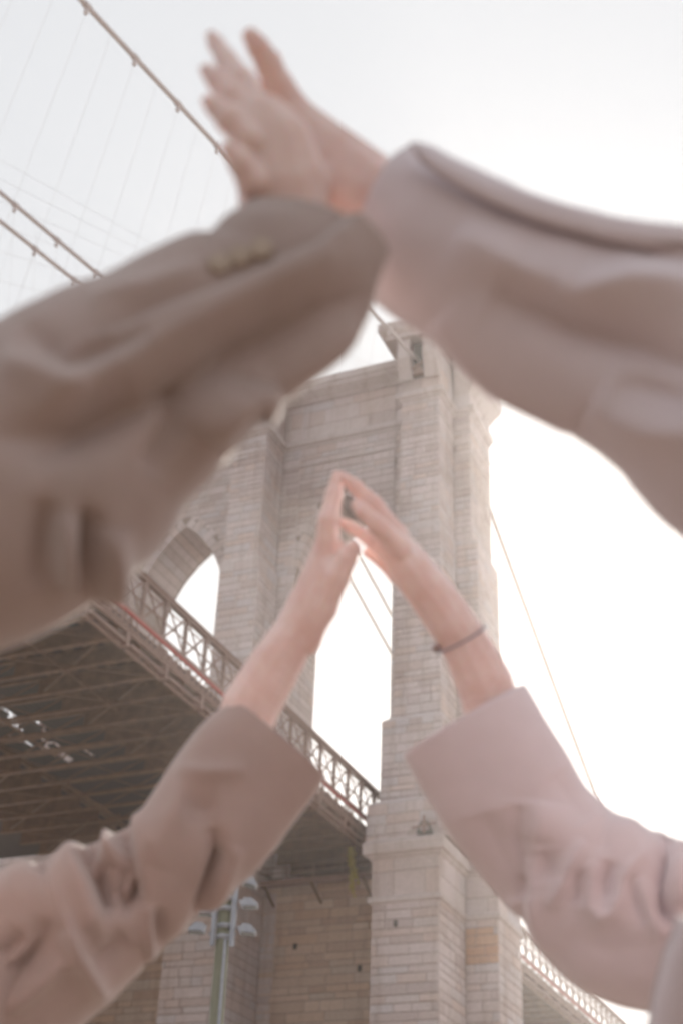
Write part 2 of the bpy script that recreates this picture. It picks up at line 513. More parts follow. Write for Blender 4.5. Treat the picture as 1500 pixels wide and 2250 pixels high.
# string courses and ledges, mitred round piers: profile swept along the plan outline
def plan_path(kind, off=0.0):
    """front outline of the tower from left to right at a level"""
    A, Cn = OUT[kind], CEN[kind]
    P = [(-A[5]-off, BACK), (-A[5]-off, 0-off), (-A[3]-off, 0-off), (-A[3]-off, A[4]-off), (-A[2]+off, A[4]-off), (-A[2]+off, 0-off),
         (-Cn[2]-off, 0-off), (-Cn[2]-off, Cn[3]-off), (Cn[2]+off, Cn[3]-off), (Cn[2]+off, 0-off),
         (A[2]-off, 0-off), (A[2]-off, A[4]-off), (A[3]+off, A[4]-off), (A[3]+off, 0-off), (A[5]+off, 0-off), (A[5]+off, BACK)]
    return P
def moulding(name, kind, prof, parts=None):
    """prof: list of (offset outwards, z)"""
    rings = [plan_path(kind, o_) for o_, z_ in prof]
    n = len(rings[0])
    segs = parts or [(0, n-1)]
    for (i0, i1) in segs:
        mb = MB()
        for i in range(i0, i1):
            for j in range(len(prof)-1):
                a, b_ = rings[j], rings[j+1]
                mb.add([(*a[i], prof[j][1]), (*a[i+1], prof[j][1]), (*b_[i+1], prof[j+1][1]), (*b_[i], prof[j+1][1])], [(0, 1, 2, 3)])
        mb.build(name, M['stone_trim'], tower)
moulding('band_course', 5, [(0.0, 73.0), (0.12, 73.05), (0.16, 73.25), (0.38, 73.4), (0.40, 73.85), (0.22, 73.95), (0.10, 74.05), (-0.1, 74.08)])
moulding('upper_string_course', 5, [(0.0, 71.1), (0.10, 71.15), (0.12, 71.35), (0.02, 71.45), (-0.1, 71.46)])
moulding('lower_string_course', 0, [(-0.05, 29.62), (0.12, 29.72), (0.24, 29.82), (0.25, 30.05), (0.05, 30.2), (-0.1, 30.2)], [(0, 5), (6, 9), (10, 15)])
moulding('deck_ledge', 1, [(-0.05, 32.72), (0.18, 32.82), (0.26, 33.0), (0.50, 33.08), (0.52, 33.75), (0.40, 33.95), (0.0, 34.22), (-0.9, 34.3)], [(0, 5), (6, 9), (10, 15)])
for s in (-1, 1):
    mb = MB()
    x0, x1 = (3.28, 12.30) if s == 1 else (-12.30, -3.28)
    x0 -= 1.65; x1 += 1.8
    prof = [(-0.12, 77.8), (0.30, 77.95), (0.34, 78.15), (0.60, 78.35), (1.05, 78.75), (1.08, 79.1), (1.2, 79.15), (1.2, 79.9), (1.05, 80.0), (-BACK-0.6, 80.05), (-BACK-0.6, 79.0), (-.1, 79.0)]
    for j in range(len(prof)-1):
        (o0, za), (o1, zb_) = prof[j], prof[j+1]
        mb.add([(x0, -o0, za), (x1, -o0, za), (x1, -o1, zb_), (x0, -o1, zb_)], [(0, 1, 2, 3)])
    mb.build('cornice', M['stone_trim'], tower)

# pier capitals: slab on two uprights with a dark panel between for the slot's shade
for cx, hw, ys in ((15.85, 1.75, 1), (-15.85, 1.75, 1), (0.0, 1.62, 1)):
    mb = MB()
    fy = -3.5
    mb.box((cx-hw-1.1, fy-1.35, 79.1), (cx+hw+1.1, BACK+3.8, 79.45))
    mb.taper((cx-hw-1.1, fy-1.35), (cx+hw+1.1, BACK+3.8), (cx-hw-1.55, fy-1.8), (cx+hw+1.55, BACK+4.2), 79.452, 79.9)
    mb.box((cx-hw-1.55, fy-1.8, 79.903), (cx+hw+1.55, BACK+4.2, 80.7))
    mb.taper((cx-hw-1.4, fy-1.6), (cx+hw+1.4, BACK+4.0), (cx-hw, fy), (cx+hw, BACK+2.5), 80.703, 81.3)
    mb.build('capital', M['stone_trim'], tower)
    for a, b_ in ((-hw-.05, -0.62), (0.50, hw+.05)):
        up = MB()
        up.taper((cx+a, fy-.28), (cx+b_, fy+.5), (cx+a, fy-.95), (cx+b_, fy+.5), 75.1, 77.2)
        up.box((cx+a+.003, fy-.947, 77.203), (cx+b_-.003, fy+.5, 79.095))
        up.build('slot_jamb', M['stone_trim'], tower)
    sd = MB()
    sd.box((cx-.6, fy-.03, 75.4), (cx+.48, fy+.02, 79.05))
    sd.build('slot_shade_panel', M['iron'], tower)
    sb = MB()
    sb.taper((cx-.55, fy-.5), (cx+.45, fy-.05), (cx-.45, fy-.35), (cx+.2, fy-.06), 75.5, 76.3)
    sb.bar((cx-.5, fy-.6, 76.0), (cx+.4, fy-.2, 76.9), .22)
    sb.build('cable_saddle', M['steel'], tower)
# side capitals on the outer shoulders
for s in (1, -1):
    mb = MB()
    xa, xb = (17.9, 19.12) if s == 1 else (-19.12, -17.9)
    lo, hi = (xa, -0.05), (xb+.02 if s == 1 else xb, BACK+.05)
    e = 0.95
    l2 = (xa if s == 1 else xa-e, -.8); h2 = (xb+e if s == 1 else xb, BACK+.8)
    mb.taper(lo, hi, l2, h2, 75.3, 77.0)
    mb.box((l2[0], l2[1], 77.003), (h2[0], h2[1], 79.0))
    mb.build('side_capital', M['stone_trim'], tower)
core.build('core', M['mortar'], tower)

# individual stones: those that show largest in the photo; all others joined
def unit_stone(seed):
    r_ = random.Random(seed)
    e = 0.06
    v_ = [(-.5, 0, -.5), (.5, 0, -.5), (.5, 0, .5), (-.5, 0, .5)]
    v_ += [(-.5, .55, -.5), (.5, .55, -.5), (.5, .55, .5), (-.5, .55, .5)]
    v_ += [(-.5+e*r_.uniform(.3, .9), 1-r_.uniform(0, .2), -.5+2*e*r_.uniform(.4, .9)), (.5-e*r_.uniform(.3, .9), 1-r_.uniform(0, .2), -.5+2*e*r_.uniform(.4, .9)),
           (.5-e*r_.uniform(.3, .9), 1-r_.uniform(0, .2), .5-2*e*r_.uniform(.4, .9)), (-.5+e*r_.uniform(.3, .9), 1-r_.uniform(0, .2), .5-2*e*r_.uniform(.4, .9))]
    f_ = [(0, 1, 5, 4), (1, 2, 6, 5), (2, 3, 7, 6), (3, 0, 4, 7), (4, 5, 9, 8), (5, 6, 10, 9), (6, 7, 11, 10), (7, 4, 8, 11), (8, 9, 10, 11)]
    return v_, [tuple(reversed(q)) for q in f_]
UST = [unit_stone(k) for k in range(8)]
def stone_matrix(st):
    c, U, Nn, ln, ch, pr, rd, ru = st
    gap, bed = 0.055, 0.06
    # local x along U, y outwards, z up; starts 6 cm behind the face
    o = c - Nn*0.07
    sx, sy, sz = ln-gap, 0.085+pr, ch-bed
    if U.cross(Nn).z < 0: U = -U
    return Matrix(((U.x*sx, Nn.x*sy, 0, o.x), (U.y*sx, Nn.y*sy, 0, o.y), (0, 0, sz, o.z), (0, 0, 0, 1)))
def seen_area(st):
    c = st[0]
    if c.z < 20: return 0
    x, y, w = to_px(c)
    if not (470 < x < 1145 and 1560 < y < 2260): return 0
    if c.z < 33.4 and abs(c.x) < 13 and x < 500: return 0
    facing = abs(Vector(CAM - np.array(c)).normalized().dot(st[2]))
    hidden = (x > 905 + (y-1690)*0.69 and y > 1680) or (y < 1700 and x > 960) or (x < 705 and y < 1900) or (x < 780 and y < 1930)
    a = st[3]*st[4]*facing*(FPX/w)**2
    return 0 if hidden else a
order = sorted(range(len(STONES)), key=lambda i: -seen_area(STONES[i]))
single = set(i for i in order[:300] if seen_area(STONES[i]) > 0)
umesh = []
for k, (v_, f_) in enumerate(UST):
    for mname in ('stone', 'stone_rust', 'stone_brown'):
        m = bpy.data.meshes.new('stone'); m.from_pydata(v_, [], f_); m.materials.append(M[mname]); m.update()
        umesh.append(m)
joined = MB(); joined_b = MB()
for i, st in enumerate(STONES):
    k = rng.randrange(8)
    mw = stone_matrix(st)
    flip = mw.determinant() < 0
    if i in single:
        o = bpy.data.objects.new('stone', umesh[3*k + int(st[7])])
        COL.objects.link(o)
        o.parent = tower
        o.matrix_parent_inverse = Matrix.Translation(-Vector(tower.location))
        o.matrix_basis = mw
    else:
        v_, f_ = UST[k]
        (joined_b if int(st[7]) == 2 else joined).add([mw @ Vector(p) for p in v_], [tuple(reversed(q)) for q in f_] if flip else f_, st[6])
tag(joined.build('stone_courses', M['stone'], tower), kind='stuff')
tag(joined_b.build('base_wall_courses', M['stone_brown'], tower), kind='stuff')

# putlog holes / iron cramps in the masonry
for (x, y, z) in ((15.2, -5.45, 28.3), (5.3, 0.02, 28.9), (10.4, .02, 27.0)):
    mb = MB(); mb.box((x-.14, y-.10, z-.22), (x+.12, y+.05, z+.2)); mb.bar((x, y-.08, z+.1), (x+.05, y-.3, z-.1), .08)
    mb.build('iron_cramp', M['iron'], tower)
# ironwork on the deck ledge
def ledge_iron(x, y, z, s, label):
    t = empty('stay_anchor', (x, y, z))
    tag(t, label, 'anchor', 'iron anchors on the tower ledge')
    a = MB(); a.box((x-.5*s, y-.12, z), (x+.5*s, y+.3, z+.16*s)); a.build('base_plate', M['iron'], t)
    b_ = MB(); b_.tube([(x-.45*s, y, z+.16*s), (x-.3*s, y-.05, z+.62*s), (x, y-.08, z+.78*s), (x+.3*s, y-.05, z+.62*s), (x+.45*s, y, z+.16*s)], .085*s, 8); b_.build('hoop', M['iron'], t)
    c_ = MB(); c_.bar((x-.85*s, y-.05, z+.40*s), (x+.85*s, y-.05, z+.60*s), .12*s); c_.tube([(x, y-.1, z), (x, y-.1, z+1.15*s)], .1*s, 8)
    c_.build('cross_bar', M['steel'], t)
ledge_iron(17.3, -5.75, 34.25, 1.05, 'small dark iron anchor with hoop on the front of the tower ledge')
ledge_iron(19.7, -0.6, 34.28, 1.1, 'dark iron anchor with cross bar on the recessed side ledge')

# ------------------------------------------------------------------ bridge deck
deck = empty('bridge_deck', (0, 0, 34.5))
tag(deck, 'steel bridge roadway with dark sooty underside running through the tower arches', 'bridge deck')
Y0, Y1, PITCH_Y = -62.0, 170.0, 2.42
ny = int((Y1-Y0)/PITCH_Y)
beam_big = MB()
for i in range(ny):
    y = Y0 + i*PITCH_Y
    if -6.2 < y < BACK+6.2:
        spans = [(4.15, 11.45), (-11.45, -4.15)]
    else:
        spans = [(-11.95, 11.95)]
    for a, b_ in spans:
        mb = MB()
        mb.box((a, y-.16, 34.55), (b_, y+.16, 34.66)); 
        if a < -4 and b_ > 4:                                       # open bracing in the middle third
            mb.box((a, y-.03, 34.663), (-3.9, y+.03, 35.55)); mb.box((3.9, y-.03, 34.663), (b_, y+.03, 35.55))
            for q in range(4): mb.bar((-3.9+q*1.95, y, 34.7 if q % 2 else 35.5), (-3.9+(q+1)*1.95, y, 35.5 if q % 2 else 34.7), .10, .06)
        else:
            mb.box((a, y-.03, 34.663), (b_, y+.03, 35.55))
        mb.box((a, y-.13, 35.553), (b_, y+.13, 35.65))
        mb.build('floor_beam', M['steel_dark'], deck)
# stringers and plates
for x in (4.6, 5.9, 7.2, 8.5, 9.8, 11.1, -4.6, -5.9, -7.2, -8.5, -9.8, -11.1):
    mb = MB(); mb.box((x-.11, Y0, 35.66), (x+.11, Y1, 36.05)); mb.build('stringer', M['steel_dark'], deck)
for a, b_ in ((4.05, 11.45), (-11.45, -4.05)):
    mb = MB(); mb.box((a, Y0, 36.06), (b_, Y1, 36.4)); mb.build('deck_plate', M['deck_plate'], deck)
mb = MB(); mb.box((-17.5, Y0, 35.7), (-11.5, -5.9, 36.02)); mb.build('side_walkway', M['deck_plate'], deck)
# central strip: planks with gaps that let the sky through, broken off at the centre pier
rg = random.Random(3)
cp_ = MB()
for (ya, yb) in ((Y0, -6.4), (BACK+6.4, Y1)):
    x = -4.0
    while x < 4.0:
        w = 0.42
        y = ya
        while y < yb:
            ln = min(rg.uniform(1.5, 6.0), yb-y)
            gapx = 0.0
            skip = (-3.2 < x < 0.4) and -44 < y < -10 and rg.random() < (0.6 if y < -24 else 0.15)
            if not skip:
                cp_.box((x+.012, y+.01, 35.75), (x+w-.012, y+ln-.01, 35.9))
            elif ln > 2.0:
                cp_.box((x+.012, y+1.6, 35.75), (x+w-.012, y+ln-.01, 35.9))
            y += ln
        x += w
tag(cp_.build('promenade_planks', M['deck_plate'], deck), kind='stuff')
# underside bracing and inspection catwalk
for (x, ya, yb, z, w) in ((0.4, -46, -25.5, 34.25, .10), (-1.6, -21, -14.6, 34.25, .14), (0.6, -13.6, -6.6, 33.9, .16), (0.6, -13.6, -6.6, 34.4, .07), (1.4, -13.6, -6.6, 34.2, .07), (7.5, -40, -30, 34.35, .08)):
    mb = MB(); mb.bar((x, ya, z), (x, yb, z), w); mb.bar((x, ya, z), (x, ya, 34.6), .1); mb.bar((x, yb, z), (x, yb, 34.6), .1)
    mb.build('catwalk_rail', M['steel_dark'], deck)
lat = MB()
for i in range(0, ny-2, 2):
    y = Y0 + i*PITCH_Y
    if -8 < y < BACK+6: continue
    for a, b_ in ((4.3, 11.2), (-11.2, -4.3)):
        lat.bar((a, y, 34.72), (b_, y+2*PITCH_Y, 34.72), .14, .08); lat.bar((b_, y, 34.80), (a, y+2*PITCH_Y, 34.80), .14, .08)
tag(lat.build('wind_bracing', M['steel_dark'], deck), kind='stuff')

# trusses along the roadway; the right-hand outer one is picked apart
def truss(x, zb_, zt, y0, y1, split=False, mid=True, X=True, yskip=None):
    ch = MB()
    ch.box((x-.16, y0, zt-.22), (x+.16, y1, zt)); ch.box((x-.26, y0, zt), (x+.26, y1, zt+.06))
    tr = ch.build('truss_chord', M['steel'], deck)
    c2 = MB(); c2.box((x-.15, y0, zb_), (x+.15, y1, zb_+.24)); c2.build('bottom_chord', M['steel'], tr)
    web = MB()
    n = int((y1-y0)/PITCH_Y)
    for i in range(n):
        y = y0 + i*PITCH_Y
        p = MB() if (split and y < 45) else web
        p.box((x-.10, y-.09, zb_+.24), (x+.10, y+.09, zt-.22))
        if p is not web: p.build('post', M['steel'], tr)
        for d in (0, 1):
            if d and not X: continue
            q = MB() if (split and y < 45) else web
            ya, yb = (y+.1, y+PITCH_Y-.1) if d == 0 else (y+PITCH_Y-.1, y+.1)
            xo = x + (.06 if d else -.06)
            q.bar((xo, ya, zb_+.26), (xo, yb, zt-.24), .05, .12)
            if q is not web: q.build('diagonal', M['steel'], tr)
    if web.v: tag(web.build('web_lattice', M['steel'], tr), kind='stuff')
    return tr
truss(11.72, 36.75, 39.5, Y0, Y1, split=True)
truss(4.45, 36.75, 40.6, Y0, Y1)
truss(-4.45, 36.75, 40.6, Y0, Y1)
truss(-11.72, 36.75, 39.5, Y0, Y1)
# fascia: red pipe, handrails, brackets hung below the outer truss
mb = MB(); mb.tube([(11.95, Y0, 36.55), (11.95, Y1, 36.55)], .11, 8); mb.build('red_pipe', M['red_pipe'], deck)
for (x, z, r_) in ((11.9, 36.05, .06), (11.9, 35.75, .09), (12.05, 35.35, .12), (11.8, 37.9, .05), (11.98, 38.6, .04)):
    mb = MB(); mb.tube([(x, Y0, z), (x, Y1, z)], r_, 8); mb.build('service_pipe', M['steel'], deck)
fz = MB()
for i in range(int((Y1-Y0)/0.55)):
    y = Y0 + i*0.55
    fz.bar((11.92, y, 35.4), (11.92, y+.5*rg.choice((-1, 1)), 36.5), .05, .09)
    if rg.random() < .6: fz.box((11.80, y, 35.95+rg.uniform(-.3, .2)), (11.92, y+rg.uniform(.15, .45), 36.2+rg.uniform(-.1, .2)))
tag(fz.build('fascia_lattice', M['steel'], deck), kind='stuff')
for i in range(int((Y1-Y0)/4.2)):
    y = Y0 + i*4.2
    if -6 < y < BACK+1: continue
    mb = MB(); mb.box((11.96, y+.1, 34.62), (12.2, y+3.7, 34.78)); mb.box((11.75, y+.1, 34.40), (11.94, y+3.7, 34.52)); mb.box((11.7, y+3.72, 34.42), (12.25, y+4.05, 35.2))
    mb.build('fascia_bracket', M['steel'], deck)

# service walkway on the tower face under the deck end
sw = empty('service_walkway', (7.0, -1.6, 33.0))
tag(sw, 'narrow tan steel service walkway with thin railing under the deck end', 'walkway')
mb = MB(); mb.box((2.9, -2.0, 32.95), (11.9, -1.2, 33.25)); mb.build('beam', M['steel'], sw)
for z in (33.75, 34.2):
    mb = MB(); mb.tube([(2.9, -1.95, z), (11.9, -1.95, z)], .045, 6); mb.build('rail', M['steel'], sw)
for k in range(5):
    x = 3.0 + k*2.2
    mb = MB(); mb.tube([(x, -1.95, 33.25), (x, -1.95, 34.25)], .05, 6); mb.build('rail_post', M['steel'], sw)
for x in (3.4, 7.2, 11.2):
    mb = MB(); mb.bar((x, -1.9, 32.95), (x, 0.0, 31.9), .14); mb.build('bracket', M['steel_dark'], sw)

# yellow-green creeper hanging by the pier
vine = empty('hanging_creeper', (10.9, -3.2, 34.6))
tag(vine, 'yellow green creeper trailing below the deck beside the pier', 'plant')
rv = random.Random(11)
lv, stm = MB(), MB()
for s in range(5):
    p = Vector((10.75+rv.uniform(-.12, .12), -3.2+rv.uniform(-.1, .1), 35.0))
    pts = [p.copy()]
    for k in range(16):
        p = p + Vector((rv.uniform(-.03, .075), rv.uniform(-.04, .04), -.16-.02*s))
        pts.append(p.copy())
        for q in range(4):
            a = rv.uniform(0, 6.28); l_ = rv.uniform(.12, .26)
            d1 = Vector((math.cos(a), math.sin(a), rv.uniform(-.6, .2)))*l_; d2 = d1.cross(Vector((0, 0, 1))).normalized()*l_*.5
            c = p + Vector((rv.uniform(-.1, .1), rv.uniform(-.1, .1), rv.uniform(-.06, .06)))
            lv.add([c, c+d1*.5+d2, c+d1, c+d1*.5-d2], [(0, 1, 2, 3)])
    stm.tube(pts, .018, 5)
stm.build('stem', M['vine'], vine)
tag(lv.build('leaves', M['vine'], vine), kind='stuff')

# ------------------------------------------------------------------ cables
def cable(name, label, pts, r_, group, mat='cable', bands=0.0):
    o = empty(name, pts[0])
    tag(o, label, 'cable', group)
    mb = MB(); mb.tube(pts, r_, 10)
    mb.build('strand' if mat == 'wire' else 'cable_wrap', M[mat], o, smooth=True)
    return o
def near_pts(x, ya, za, sl_, n=30, y1=-118):
    return [(x, ya+(y1-ya)*i/n, za+sl_*(y1-ya)*i/n + 0.00035*(y1-ya)**2*(i/n)*(i/n-1)*0.0) for i in range(n+1)]
def far_pts(x, ya, za, s0, s2, n=40, y1=190):
    return [(x, ya+(y1-ya)*i/n, za-s0*((y1-ya)*i/n)+s2*((y1-ya)*i/n)**2) for i in range(n+1)]
def dress(o, pts, deck_x, step=2.42, clampstep=4.84, r_=0.006, suspend=True, stays=False):
    P = [Vector(p) for p in pts]
    import bisect
    ys = [p.y for p in P]
    rev = ys[0] > ys[-1]
    def zat(y):
        for i in range(len(P)-1):
            a, b_ = P[i], P[i+1]
            if min(a.y, b_.y) <= y <= max(a.y, b_.y):
                t = (y-a.y)/(b_.y-a.y); return a.lerp(b_, t)
    ylo, yhi = min(ys), max(ys)
    y = ylo + 1.0
    k = 0
    while y < yhi-6:
        p = zat(y)
        d = (zat(min(y+.3, yhi)) - p).normalized()
        c = MB(); c.tube([p-d*.26, p+d*.26], .20, 10); c.box((p.x-.09, p.y-.09, p.z-.62), (p.x+.09, p.y+.09, p.z-.26))
        c.build('cable_band', M['cable'], o)
        if suspend and p.z > 40.5:
            s_ = MB(); s_.tube([(p.x, p.y, p.z-.5), (deck_x, p.y, 39.6)], r_, 5); s_.build('suspender', M['wire'], o)
            y2 = y + clampstep/2; p2 = zat(y2)
            if p2 is not None and y2 < yhi-6:
                s_ = MB(); s_.tube([(p2.x, p2.y, p2.z-.1), (deck_x, p2.y, 39.6)], r_, 5); s_.build('suspender', M['wire'], o)
        y += clampstep; k += 1
    if stays:
        for j in range(20):
            yb = -9 - 4.0*j
            s_ = MB(); s_.tube([(P[0].x-.4, P[0].y, P[0].z-.5-.12*j), (deck_x, yb, 39.6)], .006, 5); s_.build('stay', M['wire'], o)
pts = near_pts(15.7, -3.6, 77.15, 0.262)
o = cable('main_cable', 'thick main cable crossing the pale sky towards the right hand pier top', pts, .155, 'main suspension cables'); dress(o, pts, 11.9, stays=True)
pts = near_pts(0.55, -3.6, 75.95, 0.2235)
o = cable('main_cable', 'upper of the two thinner cables at the left edge of the sky', pts, .15, 'main suspension cables'); dress(o, pts, 4.45)
pts = near_pts(-1.25, -3.6, 76.0, 0.2325)
o = cable('main_cable', 'lower of the two thinner cables at the left edge of the sky', pts, .15, 'main suspension cables'); dress(o, pts, -4.45)
pts = far_pts(15.7, BACK+3.4, 77.0, 0.452, 0.0006)
o = cable('main_cable', 'thin cable running down the white sky right of the tower', pts, .17, 'main suspension cables', 'iron_cable')
pts = far_pts(0.55, BACK+3.4, 76.6, 0.243, 0.0)
o = cable('stay_cable', 'right one of two thin cables seen through the open arch', pts[:16], .13, 'stay cables behind the tower', 'iron_cable')
pts = far_pts(-1.25, BACK+3.4, 75.9, 0.251, 0.0)
o = cable('stay_cable', 'left one of two thin cables seen through the open arch', pts[:16], .13, 'stay cables behind the tower', 'iron_cable')

# ------------------------------------------------------------------ floodlight pole
PB = Vector((37.38, -70.72, GROUND_Z))
rh = Vector((_r0[0], _r0[1], 0)); fh = Vector((-rh.y, rh.x, 0))       # rightwards and away from the camera
pole = empty('floodlight_pole', PB)
tag(pole, 'green floodlight pole with grey lamps in front of the brown wall', 'light pole')
def L(x, y, z): return PB + rh*x + fh*y + Vector((0, 0, z-GROUND_Z))
mb = MB(); mb.tube([L(0, 0, GROUND_Z), L(0, 0, 5), L(-.02, 0, 9.75)], [.17, .148, .115], 20); mb.build('pole', M['pole_green'], pole, smooth=True)
mb = MB(); mb.tube([L(.05, -.14, GROUND_Z), L(.045, -.128, 8.4)], .028, 8); mb.build('conduit', M['galv'], pole)
mb = MB(); mb.tube([L(0, 0, GROUND_Z), L(0, 0, GROUND_Z+.12)], .30, 16); mb.build('base_flange', M['galv'], pole)
for z in (8.46, 8.66, 8.98, 9.18):
    mb = MB(); mb.tube([L(0, 0, z-.045), L(0, 0, z), L(0, 0, z+.045)], [.135, .165, .135], 16); mb.build('collar', M['galv'], pole)
for x, za, zb_ in ((.165, 8.28, 9.66), (-.185, 8.28, 9.02)):
    mb = MB(); mb.bar(L(x, -.12, za), L(x, -.12, zb_), .07, .07); mb.build('upright', M['galv'], pole)
def lamp(x, y, z, tilt, flip):
    s = flip
    lp = MB()
    # wedge-shaped housing: back narrow and high, front wide
    prof = [(-.17, .05), (-.10, .13), (.06, .13), (.21, -.01), (.19, -.06), (-.15, -.05)]
    ca, sa = math.cos(tilt), math.sin(tilt)
    A, B = [], []
    for px_, pz in prof:
        px_, pz = px_*.84, pz*.80
        xx, zz = (px_*ca-pz*sa)*s, px_*sa+pz*ca
        A.append(L(x+xx, y-.14, z+zz)); B.append(L(x+xx, y+.14, z+zz))
    n = len(prof)
    lp.add(A+B, [tuple(range(n)), tuple(reversed(range(n, 2*n)))] + [(i, i+n, (i+1) % n+n, (i+1) % n) for i in range(n)])
    h = lp.build('floodlight', M['galv'], pole)
    gl = MB()
    q = []
    for px_, yy in ((-.11, -.12), (.14, -.12), (.14, .12), (-.11, .12)):
        pz = -.055
        xx, zz = (px_*ca-pz*sa)*s, px_*sa+pz*ca
        q.append(L(x+xx, y+yy, z+zz))
    gl.add(q, [(0, 1, 2, 3)]); gl.build('lens', M['glass'], h)
    am = MB(); am.bar(L(x-.2*s, y, z-.06), L(.165*s if abs(x) > .2 else 0, -.1, z-.08), .04); am.tube([L(x-.10*s, y-.2, z-.1), L(x-.16*s, y-.2, z+.03)], .02, 6)
    am.build('arm', M['galv'], h)
lamp(.42, -.05, 9.06, .05, 1); lamp(.42, -.05, 8.58, -.05, 1); lamp(.38, .1, 9.52, -.25, 1)
lamp(-.47, -.05, 8.57, 0, -1); lamp(-.36, .25, 8.98, .05, -1)

# ------------------------------------------------------------------ people
def balls(bm, chain, knuckle=False):
    """chain of (world point, radius, depth stretch): overlapping spheres from joint to joint"""
    for (p, r0, k0), (q, r1, k1) in zip(chain[:-1], chain[1:]):
        p, q = Vector(p), Vector(q)
        n = max(2, int((q-p).length/(min(r0, r1)*0.30))+1)
        for i in range(n+1):
            t = i/n
            r_ = r0+(r1-r0)*t; k = k0+(k1-k0)*t
            if knuckle: r_ *= 1-0.09*math.sin(math.pi*t)
            c = p.lerp(q, t)
            res = bmesh.ops.create_icosphere(bm, subdivisions=2, radius=r_)
            vs_ = res['verts']
            for v in vs_:
                if k != 1.0:
                    d = v.co.dot(Vector(_f)); v.co += Vector(_f)*d*(k-1)
                v.co += c

def remesh(bm, voxel, smooth=8, name='body'):
    m = bpy.data.meshes.new(name); bm.to_mesh(m); bm.free()
    o = bpy.data.objects.new(name, m); COL.objects.link(o)
    md = o.modifiers.new('r', 'REMESH'); md.mode = 'VOXEL'; md.voxel_size = voxel
    if smooth:
        sm = o.modifiers.new('s', 'SMOOTH'); sm.factor = 0.5; sm.iterations = smooth
    dg = bpy.context.evaluated_depsgraph_get()
    me = bpy.data.meshes.new_from_object(o.evaluated_get(dg))
    bpy.data.objects.remove(o); bpy.data.meshes.remove(m)
    return me

def chain_px(lst, dd=0.0):
    """lst of (px, py, depth, radius px[, stretch]) to world chain"""
    out = []
    for e in lst:
        px, py, d, r_ = e[:4]
        k = e[4] if len(e) > 4 else 1.0
        out.append((at(px, py, d+dd), r_*(d+dd)/FPX, k))
    return out

def join_meshes(ms, name, smooth=True):
    V, F = [], []
    n = 0
    for m in ms:
        nv = len(m.vertices)
        co = np.empty(nv*3, dtype=np.float32); m.vertices.foreach_get('co', co)
        V += [tuple(c) for c in co.reshape(-1, 3)]
        F += [tuple(v+n for v in p.vertices) for p in m.polygons]
        n += nv
    me = bpy.data.meshes.new(name); me.from_pydata(V, [], F)
    if smooth: me.polygons.foreach_set('use_smooth', [True]*len(me.polygons))
    me.update()
    return me

def seg_dist(P, poly):
    """distance and signed side of points P (n,2) to polyline, plus fraction along"""
    best = np.full(len(P), 1e9); sgn = np.zeros(len(P)); frac = np.zeros(len(P))
    poly = np.array(poly, float)
    sl_ = np.hypot(*np.diff(poly, axis=0).T); tot = sl_.sum(); acc = 0.0
    for a, b_ in zip(poly[:-1], poly[1:]):
        ab = b_-a; L2 = ab @ ab
        t = np.clip(((P-a) @ ab)/L2, 0, 1)
        q = a + t[:, None]*ab
        d = np.hypot(*(P-q).T)
        cr = ab[0]*(P[:, 1]-a[1]) - ab[1]*(P[:, 0]-a[0])
        m = d < best
        best[m] = d[m]; sgn[m] = np.sign(cr[m]); L1 = math.sqrt(L2); frac[m] = (acc + t[m]*L1)/tot; acc += L1
    return best, sgn, frac

